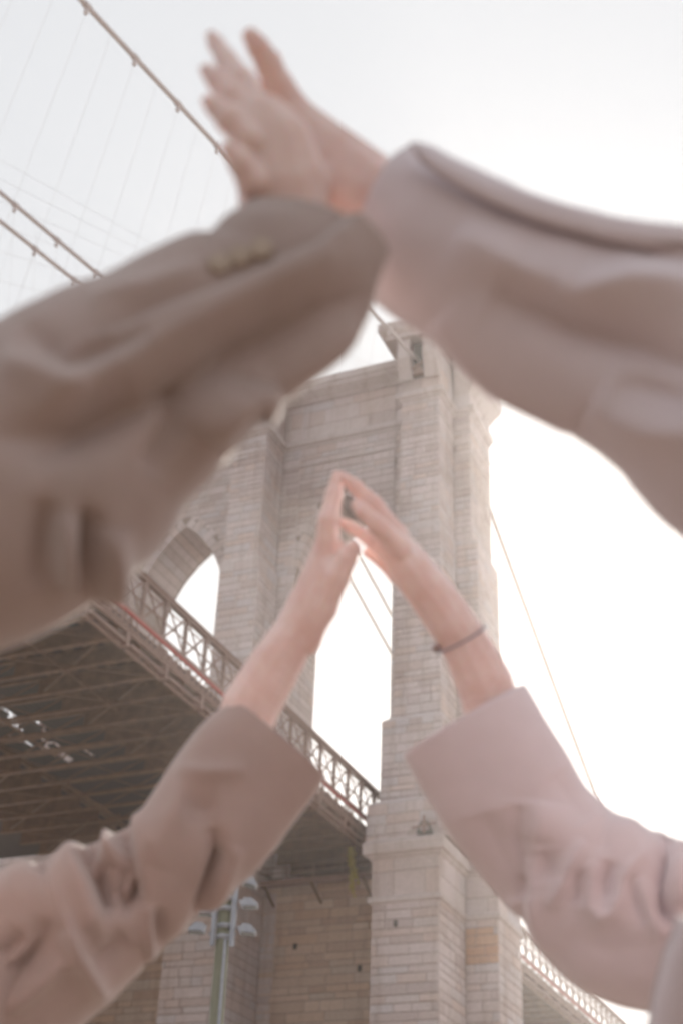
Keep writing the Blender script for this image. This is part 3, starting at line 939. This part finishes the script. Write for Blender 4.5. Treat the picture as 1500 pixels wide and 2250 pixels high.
def sleeve(name, parent, stations, folds=(), steps=(), bow=0.0, nA=150, nS=190, deep=0.85, seed=0, bumps=0.0022, endtilt=None, fa=1.0, fw=1.0, mat=None, rings=()):
    """stations: (px, py, depth, half width px, [depth ratio]) from the cuff towards the elbow; a loft with real folds"""
    S = np.array([s[:4] for s in stations], float)
    K = np.array([s[4] if len(s) > 4 else deep for s in stations], float)
    t = np.concatenate([[0], np.cumsum(np.hypot(*np.diff(S[:, :2], axis=0).T))]); t /= t[-1]
    T = np.linspace(0, 1, nS)
    def catmull(col):
        # monotone-ish cubic through the stations
        m_ = np.gradient(col, t)
        idx = np.clip(np.searchsorted(t, T, 'right')-1, 0, len(t)-2)
        h = t[idx+1]-t[idx]; u = (T-t[idx])/h
        h00 = 2*u**3-3*u**2+1; h10 = u**3-2*u**2+u; h01 = -2*u**3+3*u**2; h11 = u**3-u**2
        return h00*col[idx]+h10*h*m_[idx]+h01*col[idx+1]+h11*h*m_[idx+1]
    cx, cy_, cd, hw = (catmull(S[:, i]) for i in range(4))
    kk = catmull(K)
    V = np.zeros((nS, nA, 3))
    tx, ty = np.gradient(cx), np.gradient(cy_)
    ln = np.hypot(tx, ty); tx, ty = tx/ln, ty/ln
    if endtilt is not None:                                         # cuff plane direction at the opening, blended in
        w = np.clip(1-T/0.22, 0, 1)**1.5
        tx = tx*(1-w)+endtilt[0]*w; ty = ty*(1-w)+endtilt[1]*w
        ln = np.hypot(tx, ty); tx, ty = tx/ln, ty/ln
    ang = np.linspace(0, 2*np.pi, nA, endpoint=False)
    for i in range(nS):
        d = cd[i]
        c = at(cx[i], cy_[i], d)
        side = (_r*(-ty[i]) + _u*(-tx[i]))                          # image-plane perpendicular (px y points down)
        axis = (_r*tx[i] + _u*(-ty[i]))
        R_ = hw[i]*d/FPX
        bw = bow*max(0, 1-T[i]/0.25)
        for_ = -_f
        ca, sa = np.cos(ang), np.sin(ang)
        V[i] = c + np.outer(ca*R_, side) + np.outer(sa*R_*kk[i], for_) - np.outer(bw*sa*R_, axis)
    W = V.reshape(-1, 3)
    # normals of the loft
    du = np.roll(V, -1, 1)-np.roll(V, 1, 1); dv = np.gradient(V, axis=0)
    Nn = np.cross(du, dv).reshape(-1, 3); Nn /= np.linalg.norm(Nn, axis=1)[:, None]+1e-12
    cen = np.repeat(np.array([at(cx[i], cy_[i], cd[i]) for i in range(nS)]), nA, axis=0)
    if np.mean(np.sum(Nn*(W-cen), axis=1)) < 0: Nn = -Nn
    Q = W-CAM; w = Q @ _f
    P = np.stack([750+FPX*(Q @ _r)/w, 1125-FPX*(Q @ _u)/w], 1)
    face = np.clip((Nn @ -_f)*2.2+0.25, 0, 1)
    disp = np.zeros(len(W))
    mpp = w/FPX
    for (poly, amp, wid) in folds:
        d_, s_, f_ = seg_dist(P, poly)
        disp += fa*amp*np.exp(-(d_/(wid*fw))**1.5)*(0.15+0.85*np.sqrt(np.clip(np.sin(np.pi*f_), 0, 1)))*mpp*face
    for (poly, amp, wid) in rings:                                  # folds that reach the outline
        d_, s_, f_ = seg_dist(P, poly)
        disp += amp*np.exp(-(d_/wid)**1.6)*mpp*np.clip((Nn @ -_f)*3+0.95, 0, 1)
    for (poly, amp, wid, reach) in steps:                           # overlapped cloth: one side stands proud and fades away
        d_, s_, f_ = seg_dist(P, poly)
        sd = d_*s_
        up = 1/(1+np.exp(-sd/wid))
        disp += amp*up*np.exp(-np.maximum(sd, 0)/reach)*mpp*face
        disp -= 0.5*amp*np.exp(-(sd/(wid*2.5))**2)*(d_ < 4*wid)*mpp*face
    for i in range(len(W)):
        p = Vector(W[i])
        disp[i] += bumps*(noise.noise(p*11+Vector((seed, 0, 0)))+0.5*noise.noise(p*26+Vector((0, seed, 0)))+0.25*noise.noise(p*60))
    W = W + Nn*disp[:, None]
    ringw = W.reshape(nS, nA, 3)
    # hem: turn the cloth over the edge and run a lining back inside
    c0 = ringw[0].mean(0)
    axis0 = (ringw[0].mean(0)-ringw[6].mean(0)); axis0 /= np.linalg.norm(axis0)
    inner = []
    for k, (sc, back) in enumerate(((1.0, 0.0), (0.985, -0.0025), (0.955, -0.002), (0.935, 0.004), (0.92, 0.02), (0.90, 0.05))):
        inner.append(c0 + (ringw[0]-c0)*sc - axis0*back)
    allr = np.concatenate([np.array(inner[:0:-1]), ringw], 0)
    nR = allr.shape[0]
    verts = allr.reshape(-1, 3)
    F = []
    for i in range(nR-1):
        for k in range(nA):
            k2 = (k+1) % nA
            F.append((i*nA+k, i*nA+k2, (i+1)*nA+k2, (i+1)*nA+k))
    F.append(tuple((nR-1)*nA+k for k in range(nA)))                # closed far end, inside the coat body
    me = bpy.data.meshes.new(name); me.from_pydata([tuple(v) for v in verts], [], F)
    me.polygons.foreach_set('use_smooth', [True]*len(me.polygons)); me.update()
    bm = bmesh.new(); bm.from_mesh(me); bmesh.ops.recalc_face_normals(bm, faces=bm.faces); bm.to_mesh(me); bm.free()
    me.materials.append(mat or M['coat'])
    o = link(name, me, None, parent)
    return o, verts, F

def LW(a, b_, z):
    """lateral a (m to the right of the lens), b metres ahead along the ground, height z"""
    h = np.array([-_r0[1], _r0[0], 0.0])
    a -= math.copysign(0.09, a)
    return np.array([CAM[0], CAM[1], 0]) + _r0*a + h*b_ + np.array([0, 0, z])

def W_(c, r_, k=1.0): return (c, r_, k)

def person(side, label, hands, near_elbow, far_elbow, skin='skin'):
    """side -1: stands left of the camera facing right, +1: right facing left"""
    s = side
    root = empty('person', LW(.50*s, .92, GROUND_Z))
    tag(root, label, 'person', 'two people reaching over the camera')
    G = GROUND_Z
    parts = []
    for hnd in hands:                                               # forearms with hands, fine voxels
        bm = bmesh.new()
        for k, ch in enumerate(hnd): balls(bm, chain_px(ch), k > 0)
        parts.append(remesh(bm, 0.0015, 3))
    # head, neck, torso core and legs in one coarse shell that the arms run into
    sh_n, sh_f = LW(.465*s, .73, 1.70), LW(.475*s, 1.11, 1.70)
    bm = bmesh.new()
    hd = LW(.47*s, .92, 1.955)
    balls(bm, [W_(LW(.50*s, .92, 1.66), .07), W_(LW(.49*s, .92, 1.80), .056), W_(LW(.475*s, .92, 1.90), .06)])
    balls(bm, [W_(hd, .094), W_(hd+np.array([0, 0, .035]), .092)])
    balls(bm, [W_(LW(.435*s, .92, 1.90), .066), W_(LW(.42*s, .92, 1.865), .048)])           # jaw and chin
    balls(bm, [W_(LW(.388*s, .92, 1.965), .010), W_(LW(.366*s, .92, 1.925), .017)])         # nose
    for e in (-1, 1):
        balls(bm, [W_(LW(.395*s, .92+e*.032, 1.965), .018), W_(LW(.392*s, .92+e*.034, 1.965), .019)])   # eyes
        balls(bm, [W_(LW(.475*s, .92+e*.093, 1.965), .02), W_(LW(.485*s, .92+e*.097, 1.93), .016)])     # ears
        balls(bm, [W_(LW(.383*s, .92+e*.018, 1.893), .011), W_(LW(.381*s, .92, 1.892), .013)])          # lips
    balls(bm, [W_(LW(.51*s, .92, 1.66), .13, 1), W_(LW(.51*s, .92, 1.30), .125)])
    for e, sh, el in ((-1, sh_n, near_elbow), (1, sh_f, far_elbow)):
        balls(bm, [W_(LW(.505*s, .92, 1.64), .085), W_(sh, .06), W_(at(*el), .045)])
        balls(bm, [W_(LW(.51*s, .92+e*.09, 1.28), .09), W_(LW(.50*s, .92+e*.10, .80), .06), W_(LW(.51*s, .92+e*.11, G+.10), .042)])
        balls(bm, [W_(LW(.52*s, .92+e*.11, G+.06), .04), W_(LW(.40*s, .92+e*.12, G+.04), .034)])
    parts.append(remesh(bm, 0.008, 4))
    # run each forearm on into its upper arm
    body = join_meshes(parts, 'body')
    link('body', body, M[skin], root)
    # hair
    bm = bmesh.new()
    balls(bm, [W_(LW(.49*s, .92, 1.985), .102), W_(LW(.50*s, .92, 2.01), .10)])
    for e in (-1, 0, 1):
        balls(bm, [W_(LW(.53*s, .92+e*.06, 1.97), .06), W_(LW(.55*s, .92+e*.075, 1.78), .045), W_(LW(.585*s, .92+e*.08, 1.60), .03)])
    link('hair', remesh(bm, 0.006, 4), M['hair'], root)
    # trousers and shoes
    bm = bmesh.new()
    balls(bm, [W_(LW(.51*s, .92, 1.36), .15), W_(LW(.51*s, .92, 1.24), .155)])
    for e in (-1, 1):
        balls(bm, [W_(LW(.51*s, .92+e*.085, 1.24), .105), W_(LW(.50*s, .92+e*.10, .80), .08), W_(LW(.51*s, .92+e*.11, G+.10), .075)])
    link('trousers', remesh(bm, 0.009, 4), M['trousers'], root)
    for e in (-1, 1):
        bm = bmesh.new()
        balls(bm, [W_(LW(.55*s, .92+e*.11, G+.052), .05), W_(LW(.46*s, .92+e*.115, G+.048), .046), W_(LW(.375*s, .92+e*.12, G+.04), .038)])
        link('shoe', remesh(bm, 0.006, 3), M['shoe'], root)
    # coat body with the upper sleeves
    bm = bmesh.new()
    balls(bm, [W_(LW(.51*s, .92, 1.66), .145), W_(LW(.515*s, .92, 1.45), .16), W_(LW(.515*s, .92, 1.15), .19), W_(LW(.52*s, .92, .92), .20)])
    balls(bm, [W_(sh_n, .085), W_(LW(.50*s, .92, 1.70), .10), W_(sh_f, .085)])
    for sh, el in ((sh_n, near_elbow), (sh_f, far_elbow)):
        e = at(*el)
        balls(bm, [W_(sh, .082), W_(sh+(e-sh)*.5, .072), W_(e, .066)])
    link('coat', remesh(bm, 0.007, 30), M['coat_shaded' if s < 0 else 'coat'], root)
    return root

NE_L, FE_L = (-215, 1130, .78), (-60, 2160, 1.17)
NE_R, FE_R = (1700, 930, .84), (1600, 2085, 1.17)

UL_hand = [
    [(-215, 1130, .78, 110), (60, 1010, .775, 100), (380, 800, .78, 95), (560, 640, .79, 95), (622, 500, .80, 100, .8), (622, 410, .80, 103, .75), (602, 320, .80, 90, .7), (578, 268, .80, 66, .7)],
    [(575, 265, .80, 40), (530, 182, .812, 37), (498, 132, .826, 27), (475, 96, .838, 21), (466, 80, .842, 15)],
    [(555, 280, .795, 40), (512, 216, .80, 37), (476, 176, .808, 26), (458, 158, .812, 19), (452, 152, .814, 14)],
    [(545, 305, .788, 38), (506, 262, .788, 36), (474, 236, .79, 25), (458, 223, .792, 17)],
    [(556, 400, .785, 40), (530, 356, .78, 32), (508, 332, .778, 21), (497, 322, .777, 14)],
    [(660, 420, .82, 50), (655, 350, .845, 36), (640, 300, .855, 28)],
]
UR_hand = [
    [(1700, 930, .84, 118), (1400, 770, .85, 115), (1050, 590, .86, 105), (880, 490, .87, 96), (790, 418, .875, 98, .8), (710, 345, .88, 84, .7), (645, 280, .88, 68, .7)],
    [(655, 265, .885, 50), (612, 190, .88, 38), (590, 138, .87, 33), (568, 104, .86, 28), (552, 80, .857, 21)],
    [(640, 280, .895, 48), (570, 215, .90, 36), (530, 170, .90, 28), (505, 145, .90, 20)],
    [(640, 300, .90, 46), (560, 255, .91, 34), (515, 215, .91, 26), (495, 195, .91, 20)],
    [(650, 320, .905, 42), (570, 290, .91, 30), (530, 268, .91, 24)],
    [(720, 390, .87, 46), (690, 430, .86, 34), (670, 440, .85, 26)],
    [(880, 520, .87, 80), (800, 470, .878, 78), (730, 450, .885, 70)],
]
LL_hand = [
    [(-60, 2165, 1.17, 80), (90, 2088, 1.185, 55), (220, 2020, 1.195, 44), (330, 1955, 1.205, 40), (410, 1880, 1.21, 42), (475, 1780, 1.22, 52), (520, 1640, 1.235, 64), (550, 1555, 1.24, 66), (600, 1470, 1.245, 60), (652, 1385, 1.25, 51, 1.3), (690, 1310, 1.25, 50, 1.5), (716, 1245, 1.25, 46, 1.6), (722, 1205, 1.25, 36, 1.5)],
    [(714, 1215, 1.236, 28), (720, 1140, 1.232, 23.5), (731, 1085, 1.238, 18.5), (737, 1058, 1.242, 14.5), (739, 1043, 1.245, 11)],
    [(722, 1220, 1.255, 29), (726, 1135, 1.262, 24), (735, 1085, 1.268, 20), (742, 1058, 1.27, 15)],
    [(724, 1225, 1.27, 28), (724, 1150, 1.285, 23), (730, 1105, 1.292, 19), (736, 1085, 1.294, 15)],
    [(722, 1235, 1.285, 25), (722, 1170, 1.30, 20), (726, 1135, 1.305, 15)],
    [(664, 1400, 1.245, 46), (706, 1330, 1.235, 40), (742, 1262, 1.225, 32), (764, 1222, 1.22, 25), (773, 1205, 1.218, 20)],
]
LR_hand = [
    [(1600, 2085, 1.17, 80), (1460, 2040, 1.185, 55), (1350, 1990, 1.20, 46), (1262, 1915, 1.205, 44), (1175, 1810, 1.22, 50), (1105, 1640, 1.235, 66), (1066, 1510, 1.245, 65), (1016, 1405, 1.25, 54, 1.0), (956, 1318, 1.25, 53, 1.3), (900, 1245, 1.25, 49, 1.5), (862, 1192, 1.25, 38, 1.5)],
    [(868, 1178, 1.245, 31), (818, 1106, 1.244, 23), (778, 1067, 1.247, 18), (760, 1053, 1.249, 14.5), (749, 1044, 1.25, 11)],
    [(876, 1200, 1.226, 29), (826, 1152, 1.210, 24), (797, 1124, 1.212, 19.5), (784, 1110, 1.215, 15)],
    [(862, 1222, 1.262, 26), (808, 1182, 1.272, 18.5), (772, 1158, 1.276, 15), (752, 1148, 1.278, 11.5)],
    [(872, 1262, 1.275, 24), (836, 1231, 1.285, 17), (812, 1217, 1.288, 13), (806, 1213, 1.289, 11)],
    [(900, 1260, 1.29, 30), (868, 1195, 1.31, 24), (840, 1150, 1.315, 20)],
]
pl = person(-1, 'person in taupe coat at left, shade put into its colour, both arms raised into the frame', [UL_hand, LL_hand], NE_L, FE_L)
pr_ = person(1, 'person in pinkish taupe coat at right, thin bracelet, both arms raised', [UR_hand, LR_hand], NE_R, FE_R)

UL, ULv, ULf = sleeve('sleeve', pl,
    [(684, 522, .795, 168, .72), (655, 562, .79, 184), (622, 622, .785, 200), (545, 684, .78, 203), (452, 726, .775, 212), (350, 812, .772, 250), (225, 905, .77, 283), (105, 1005, .77, 326), (-40, 1085, .77, 338), (-230, 1150, .78, 330), (-380, 1230, .79, 300)],
    folds=[([(735, 560), (620, 612), (480, 680), (300, 780), (80, 900)], 20, 32), ([(845, 640), (700, 690), (500, 800), (300, 905), (60, 1010)], -42, 40),
           ([(790, 720), (650, 800), (520, 880)], 26, 45), ([(600, 850), (500, 885), (445, 960)], 44, 48), ([(400, 850), (380, 950), (330, 1040)], -30, 30),
           ([(150, 1130), (150, 1290)], 40, 24), ([(195, 1120), (188, 1300)], -40, 22), ([(245, 1160), (240, 1330)], 40, 32), ([(100, 1100), (90, 1300)], -30, 30),
           ([(60, 720), (150, 800), (330, 735)], -22, 26), ([(200, 660), (330, 640), (450, 590)], 18, 30), ([(0, 800), (200, 860)], 25, 40), ([(-20, 960), (160, 940), (300, 860)], -30, 34)],
    steps=[([(250, 722), (480, 632), (600, 575), (690, 535), (760, 480)], 30, 4.5, 70)], endtilt=(-0.29, 0.957), bow=0.26, seed=3, fa=1.8, fw=1.1, mat=M['coat_shaded'])
UR, URv, URf = sleeve('sleeve', pr_,
    [(868, 496, .865, 170, .75), (930, 532, .86, 178), (1010, 574, .855, 186), (1150, 646, .85, 208), (1322, 718, .845, 240), (1505, 800, .84, 278), (1680, 910, .84, 325), (1850, 990, .85, 300)],
    folds=[([(1080, 640), (1250, 720), (1400, 760), (1540, 820)], -48, 55), ([(1220, 660), (1380, 625), (1540, 640)], 34, 45), ([(1000, 520), (1150, 600), (1250, 640)], 22, 50),
           ([(960, 700), (1090, 830), (1250, 950)], 26, 45), ([(1300, 880), (1420, 930), (1540, 960)], 30, 60), ([(1350, 850), (1520, 890)], -28, 36)],
    steps=[([(1540, 575), (1320, 532), (1180, 492), (1060, 440), (960, 380), (890, 322)], 22, 5, 50)], bow=0.38, endtilt=(0.93, 0.36), seed=8, fa=1.8)
LLs, LLv, LLf = sleeve('sleeve', pl,
    [(606, 1626, 1.235, 136, .62), (535, 1712, 1.23, 148, .72), (462, 1812, 1.22, 146), (388, 1894, 1.21, 130), (312, 1950, 1.205, 134), (218, 2008, 1.195, 158), (90, 2085, 1.185, 188), (-60, 2165, 1.175, 205), (-230, 2260, 1.165, 200)],
    folds=[([(470, 1820), (484, 1890), (462, 1960), (438, 2015)], -26, 15), ([(520, 1860), (480, 1960), (445, 2030)], 20, 16), ([(390, 1690), (450, 1700), (540, 1692)], 12, 16), ([(405, 1770), (480, 1775)], -18, 34),
           ([(268, 1905), (264, 1955), (284, 1995), (302, 1975), (296, 1930)], -26, 11), ([(100, 1905), (125, 2000), (165, 2090), (225, 2190)], 34, 18), ([(180, 1870), (215, 1925), (238, 2000)], -30, 18),
           ([(150, 1880), (190, 1960), (230, 2080)], 16, 24), ([(250, 1860), (240, 1900)], 26, 20), ([(210, 1880), (225, 1905)], 20, 16), ([(329, 1990), (327, 2130)], 16, 9), ([(345, 2000), (360, 2090)], -16, 16),
           ([(-20, 2190), (60, 2110), (112, 2030)], -36, 22), ([(-20, 2120), (50, 2050)], -22, 18), ([(-20, 2150), (110, 2040)], 14, 14), ([(20, 2220), (130, 2120), (170, 2110)], 20, 18), ([(280, 2060), (200, 2120)], -16, 26), ([(420, 1700), (380, 1800), (340, 1900)], 10, 26)],
    seed=5, bow=0.16, fa=1.7, fw=1.2, mat=M['coat_shaded'],
    rings=[([(258, 1790), (284, 1890), (296, 1970)], -38, 17), ([(236, 1835), (252, 1880)], 24, 18), ([(198, 1840), (222, 1910), (244, 1990)], -34, 14), ([(150, 1850), (170, 1940), (190, 2020)], 24, 32),
           ([(88, 1880), (116, 1980), (138, 2040)], -30, 15), ([(482, 1890), (460, 1960), (430, 2045)], -24, 15), ([(300, 1800), (330, 1850)], 14, 30), ([(318, 2090), (336, 2150)], -16, 12), ([(40, 1890), (30, 1960)], 16, 40)])
LRs, LRv, LRf = sleeve('sleeve', pr_,
    [(1020, 1588, 1.24, 156, .62), (1092, 1710, 1.23, 158, .72), (1180, 1838, 1.22, 154), (1268, 1926, 1.21, 168), (1360, 2000, 1.20, 192), (1475, 2040, 1.19, 188), (1610, 2080, 1.175, 190), (1760, 2140, 1.165, 190)],
    folds=[([(1142, 1770), (1136, 1860), (1138, 1932), (1132, 1990)], -24, 17), ([(1152, 1890), (1158, 1960), (1178, 2032), (1206, 2095)], 18, 15), ([(1280, 1848), (1252, 1900), (1236, 1940), (1216, 1980), (1200, 1990)], 20, 12),
           ([(1196, 1870), (1206, 1940)], -20, 20), ([(1304, 1892), (1296, 1940), (1294, 1988), (1320, 2016), (1344, 2008), (1360, 1972), (1368, 1924), (1420, 1872)], 22, 13), ([(1344, 1892), (1330, 1940), (1325, 1975)], -22, 14),
           ([(1376, 1932), (1396, 1980), (1416, 2032)], -18, 13), ([(1404, 1930), (1420, 2000), (1456, 2060)], 16, 13), ([(1460, 1870), (1448, 1940), (1460, 2000), (1490, 2048)], -28, 11), ([(1490, 1880), (1490, 1990)], 26, 26), ([(1270, 1910), (1262, 1990)], -18, 14),
           ([(1240, 2060), (1330, 2090), (1440, 2080)], -12, 30), ([(1060, 1790), (1090, 1900), (1125, 1990)], -26, 38), ([(1190, 1760), (1180, 1850)], 16, 34), ([(1220, 1700), (1290, 1800)], -10, 30)],
    seed=9, bow=0.16, fa=1.25, fw=1.45,
    rings=[([(1466, 1830), (1450, 1930), (1462, 2010)], -26, 14), ([(1335, 1785), (1325, 1850)], -12, 22), ([(1140, 2035), (1134, 1960)], -14, 16), ([(1390, 1815), (1400, 1860)], 12, 30)])

# turned-up strap along the top of the near right sleeve
bv = BVHTree.FromPolygons([Vector(v) for v in URv], URf)
top_ = [(900, 312), (940, 332), (1000, 360), (1070, 392), (1150, 420), (1230, 446), (1320, 470), (1420, 486), (1540, 498)]
bot_ = [(925, 352), (965, 384), (1015, 414), (1085, 448), (1160, 478), (1240, 503), (1325, 526), (1425, 545), (1540, 562)]
mb = MB(); P_ = []
nj = 5
for a, b_ in zip(top_, bot_):
    for j in range(nj+1):
        t = j/nj
        q = Vector(at(a[0]+(b_[0]-a[0])*t, a[1]+(b_[1]-a[1])*t, .80))
        hit, nrm, idx, dist = bv.find_nearest(q)
        w_ = hit + (q-hit).normalized()*(.007 if j in (0, nj) else .010)
        # keep the strap on its own line of sight, lifted off the cloth
        d_ = Vector(at(a[0]+(b_[0]-a[0])*t, a[1]+(b_[1]-a[1])*t, 1.0)-CAM)
        P_.append(Vector(CAM)+d_*((w_-Vector(CAM)).dot(Vector(_f))))
nV = len(P_); W2 = nj+1; F_ = []
P_ += [p + Vector(_f)*.006 for p in P_]
for i in range(len(top_)-1):
    for j in range(nj):
        q = (i*W2+j, i*W2+j+1, (i+1)*W2+j+1, (i+1)*W2+j)
        F_.append(q); F_.append(tuple(x+nV for x in reversed(q)))
    F_.append((i*W2, (i+1)*W2, (i+1)*W2+nV, i*W2+nV)); F_.append((i*W2+nj+nV, (i+1)*W2+nj+nV, (i+1)*W2+nj, i*W2+nj))
for j in range(nj): F_.append((j+nV, j+1+nV, j+1, j))
mb.add(P_, F_); mb.build('cuff_strap', M['coat'], UR, smooth=True)

# buttons on the near left cuff: set on the cloth where it lies
bvh = BVHTree.FromPolygons([Vector(v) for v in ULv], ULf)
for (px, py) in ((482, 582), (528, 566), (575, 550)):
    d_ = Vector(at(px, py, 1.0)-CAM).normalized()
    hit, nrm, idx, dist = bvh.ray_cast(Vector(CAM), d_)
    if hit is None: continue
    if nrm.dot(d_) > 0: nrm = -nrm
    mb = MB(); mb.tube([hit-nrm*.001, hit+nrm*.0015, hit+nrm*.003, hit+nrm*.0036], [.0062, .0066, .0060, .0040], 18)
    mb.build('button', M['button'], pl, smooth=False)

# bracelet on the far right wrist
c0, c1 = at(1030, 1432, 1.25), at(996, 1376, 1.25)
ax = Vector(c1-c0).normalized(); cen = Vector(at(1012, 1404, 1.248))
ax = (ax + Vector(_r)*0.05).normalized()
e1 = ax.cross(Vector(_f)).normalized(); e2 = ax.cross(e1)
pts = []
R_ = 57*1.25/FPX
for k in range(41):
    a = 2*math.pi*k/40
    pts.append(cen + e1*math.cos(a)*R_*1.02 + e2*math.sin(a)*R_*1.12)
mb = MB(); mb.tube(pts, .0011, 8, cap=False); br = mb.build('bracelet', M['bracelet'], pr_, smooth=True)
bm = bmesh.new(); bmesh.ops.create_uvsphere(bm, u_segments=14, v_segments=10, radius=.0038)
me = bpy.data.meshes.new('bead'); bm.to_mesh(me); bm.free()
me.transform(Matrix.Translation(Vector(at(957, 1424, 1.246)))); me.polygons.foreach_set('use_smooth', [True]*len(me.polygons))
link('bead', me, M['bead'], br)

# coat lapel of the right-hand person, at the lower right corner
mb = MB()
n, m_ = 24, 12
cl = [(1495, 2020, .80), (1462, 2105, .80), (1440, 2190, .80), (1418, 2300, .80), (1400, 2420, .81)]
P_ = []
for i in range(n+1):
    t = i/n*(len(cl)-1); k = min(int(t), len(cl)-2); f_ = t-k
    a = np.array(cl[k])*(1-f_) + np.array(cl[k+1])*f_
    for j in range(m_+1):
        u_ = j/m_
        P_.append(at(a[0]+260*u_, a[1]+30*u_, a[2]-.03*math.sin(math.pi*u_**.6)+.04*u_))
nV = len(P_)
back = [p + _f*.008 for p in P_]
W2 = m_+1
F_ = []
for i in range(n):
    for j in range(m_):
        q = (i*W2+j, i*W2+j+1, (i+1)*W2+j+1, (i+1)*W2+j)
        F_.append(q); F_.append(tuple(x+nV for x in reversed(q)))
for i in range(n): F_.append((i*W2, (i+1)*W2, (i+1)*W2+nV, i*W2+nV)); F_.append((i*W2+m_+nV, (i+1)*W2+m_+nV, (i+1)*W2+m_, i*W2+m_))
for j in range(m_): F_.append((j+nV, j+1+nV, j+1, j)); F_.append((n*W2+j, n*W2+j+1, n*W2+j+1+nV, n*W2+j+nV))
mb.add(P_+back, F_)
mb.build('lapel', M['coat'], pr_, smooth=True)

# ------------------------------------------------------------------ haze, added to stand in for lens glow
hz = MB(); hz.box((-960, -960, GROUND_Z-1.2), (960, 960, 82.5))
hm = bpy.data.materials.new('haze'); hm.use_nodes = True
hn = hm.node_tree; hn.nodes.clear()
pv = hn.nodes.new('ShaderNodeVolumePrincipled')
pv.inputs['Color'].default_value = (0.98, 0.95, 0.94, 1)
pv.inputs['Density'].default_value = 0.00030
pv.inputs['Anisotropy'].default_value = 0.74
ho = hn.nodes.new('ShaderNodeOutputMaterial')
hn.links.new(pv.outputs[0], ho.inputs['Volume'])
hz_o = hz.build('haze', hm)
tag(hz_o, 'thin haze added around the bridge in place of lens glow', 'haze', kind='stuff')
